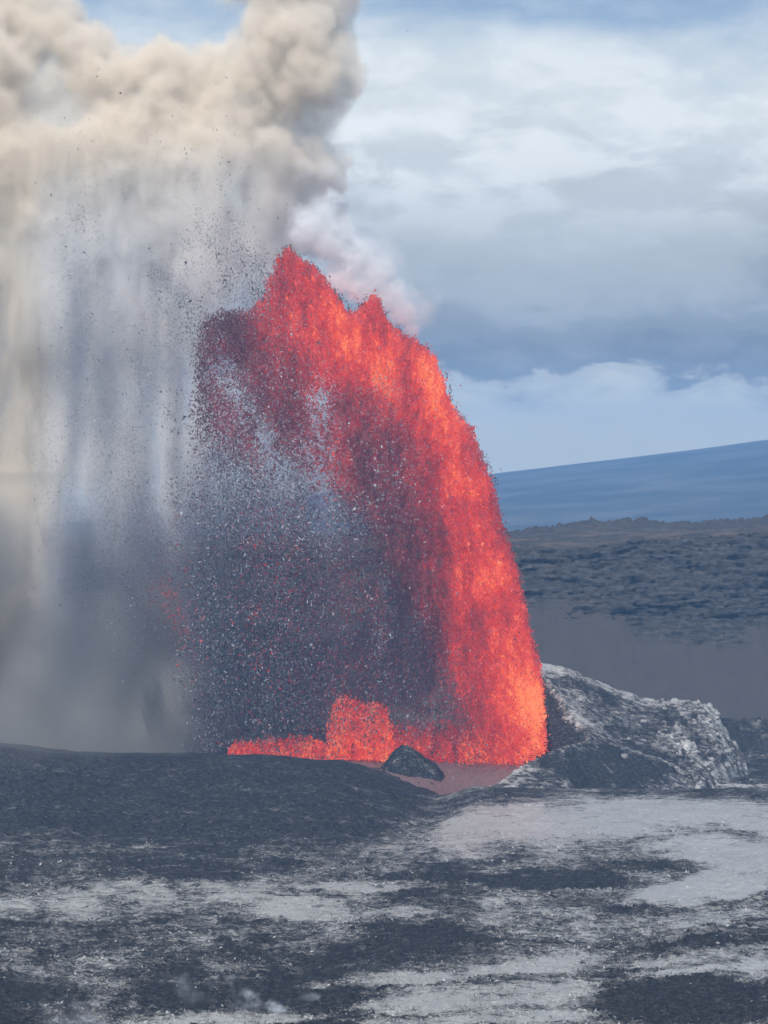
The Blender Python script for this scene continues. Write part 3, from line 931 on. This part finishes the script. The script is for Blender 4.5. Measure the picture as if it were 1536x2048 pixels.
# 3. thin bluish steam shed from the top edge of the fountain
lo, hi, Ug, Vg, Yg = lattice(480, 900, 330, 760, 1472, 1538, 1.25)
Yc = Yg - 1506
shp = Ug.shape
w1 = fft_noise(shp, 1.9, (1, 1, 1), 0.02, seed=141); w2 = fft_noise(shp, 1.6, (1, 1, 1), 0.05, seed=142)
lst = [(620, 450, 60), (665, 475, 62), (705, 510, 58), (690, 545, 55), (750, 545, 50), (780, 585, 42), (805, 625, 34), (822, 658, 22), (725, 570, 50), (640, 420, 50), (660, 395, 32), (662, 330, 22)]
f = blobs(Ug, Vg, Yc, lst)
stm = S(0.0, 0.6, f + 0.10 * w1) * (0.25 + 1.3 * np.clip(1 - 2.2 * np.abs(w1 + .4 * w2), 0, 1))
stm += 0.35 * S(-.1, .5, blobs(Ug, Vg, Yc, [(820, 600, 70), (760, 520, 60)]))*S(-.5, 1, w1) * .4
stm[stm < .01] = 0
volume('steam', stm, lo, hi, smoke_material('steam', 0.20, (0.95, 0.98, 1.0), aniso=0.0), 'thin bluish white steam trailing off the top right edge of the lava fountain')

# 4. small fumaroles on the near floor
def trail(pts, n=26):
    q = np.linspace(0, 1, n); k = np.linspace(0, 1, len(pts))
    return [tuple(np.interp(t_, k, [p[i] for p in pts]) for i in range(3)) for t_ in q]


for q, (cu, path, dens, lab) in enumerate([
        (480, [(566, 2023, 7), (552, 2017, 12), (525, 2008, 18), (490, 1999, 24), (450, 1990, 28), (410, 1984, 30), (370, 1974, 30)], 0.50, 'white steam wisp rising from a crack at the bottom of the floor'),
        (620, [(640, 1998, 8), (615, 1994, 12), (585, 1988, 14), (555, 1980, 15)], 0.18, 'faint short steam wisp just right of the brighter one'),
        (140, [(215, 2066, 20), (170, 2050, 32), (120, 2032, 40), (80, 2005, 44), (50, 1975, 40)], 0.07, 'bluish steam wisp at the bottom left corner of the floor')]):
    vb = path[0][1]
    dq = EYE * FOC / (vb - HOR)
    lo, hi, Ug, Vg, Yg = lattice(cu - 190, cu + 160, 1870, vb + 22, dq - 8, dq + 8, 0.40, dq)
    Yc = Yg - dq
    shp = Ug.shape
    w1 = fft_noise(shp, 1.9, (1, 1, 1.5), 0.03, seed=151 + q)
    f = blobs(Ug, Vg, Yc, trail(path), FOC / dq)
    wisp = S(-0.05, 1.0, f + 0.25 * w1) * np.clip(.45 + .6 * w1, 0.02, 2) * (0.08 + 0.92 * S(path[-1][0], path[0][0], Ug) ** 1.6)
    wisp[wisp < .006] = 0
    volume('steam_wisp', wisp, lo, hi, smoke_material('fumarole steam', dens, (0.93, 0.96, 1.0), aniso=0.3), lab)

# ------------------------------------------------------------------ the hazy air over the crater
def haze_box():
    m = bpy.data.materials.new('hazy air')
    m.use_nodes = True
    n = Nodes(m.node_tree)
    m.node_tree.nodes.clear()
    out = n.new('ShaderNodeOutputMaterial')
    pv = n.new('ShaderNodeVolumePrincipled')
    pv.inputs['Color'].default_value = (0.26, 0.52, 0.93, 1)
    pv.inputs['Density'].default_value = 1.0e-4
    pv.inputs['Anisotropy'].default_value = 0.0
    n.l.new(pv.outputs[0], out.inputs['Volume'])
    x0, x1, y0, y1, z0, z1 = -13900, 13900, -3100, 13700, -36, 640
    vs = [(x, y, z) for z in (z0, z1) for y in (y0, y1) for x in (x0, x1)]
    fs = [(0, 2, 3, 1), (4, 5, 7, 6), (0, 1, 5, 4), (2, 6, 7, 3), (0, 4, 6, 2), (1, 3, 7, 5)]
    mesh_object('haze', vs, fs, m, smooth=False, kind='stuff', label='pale blue haze filling the air over the crater')


haze_box()
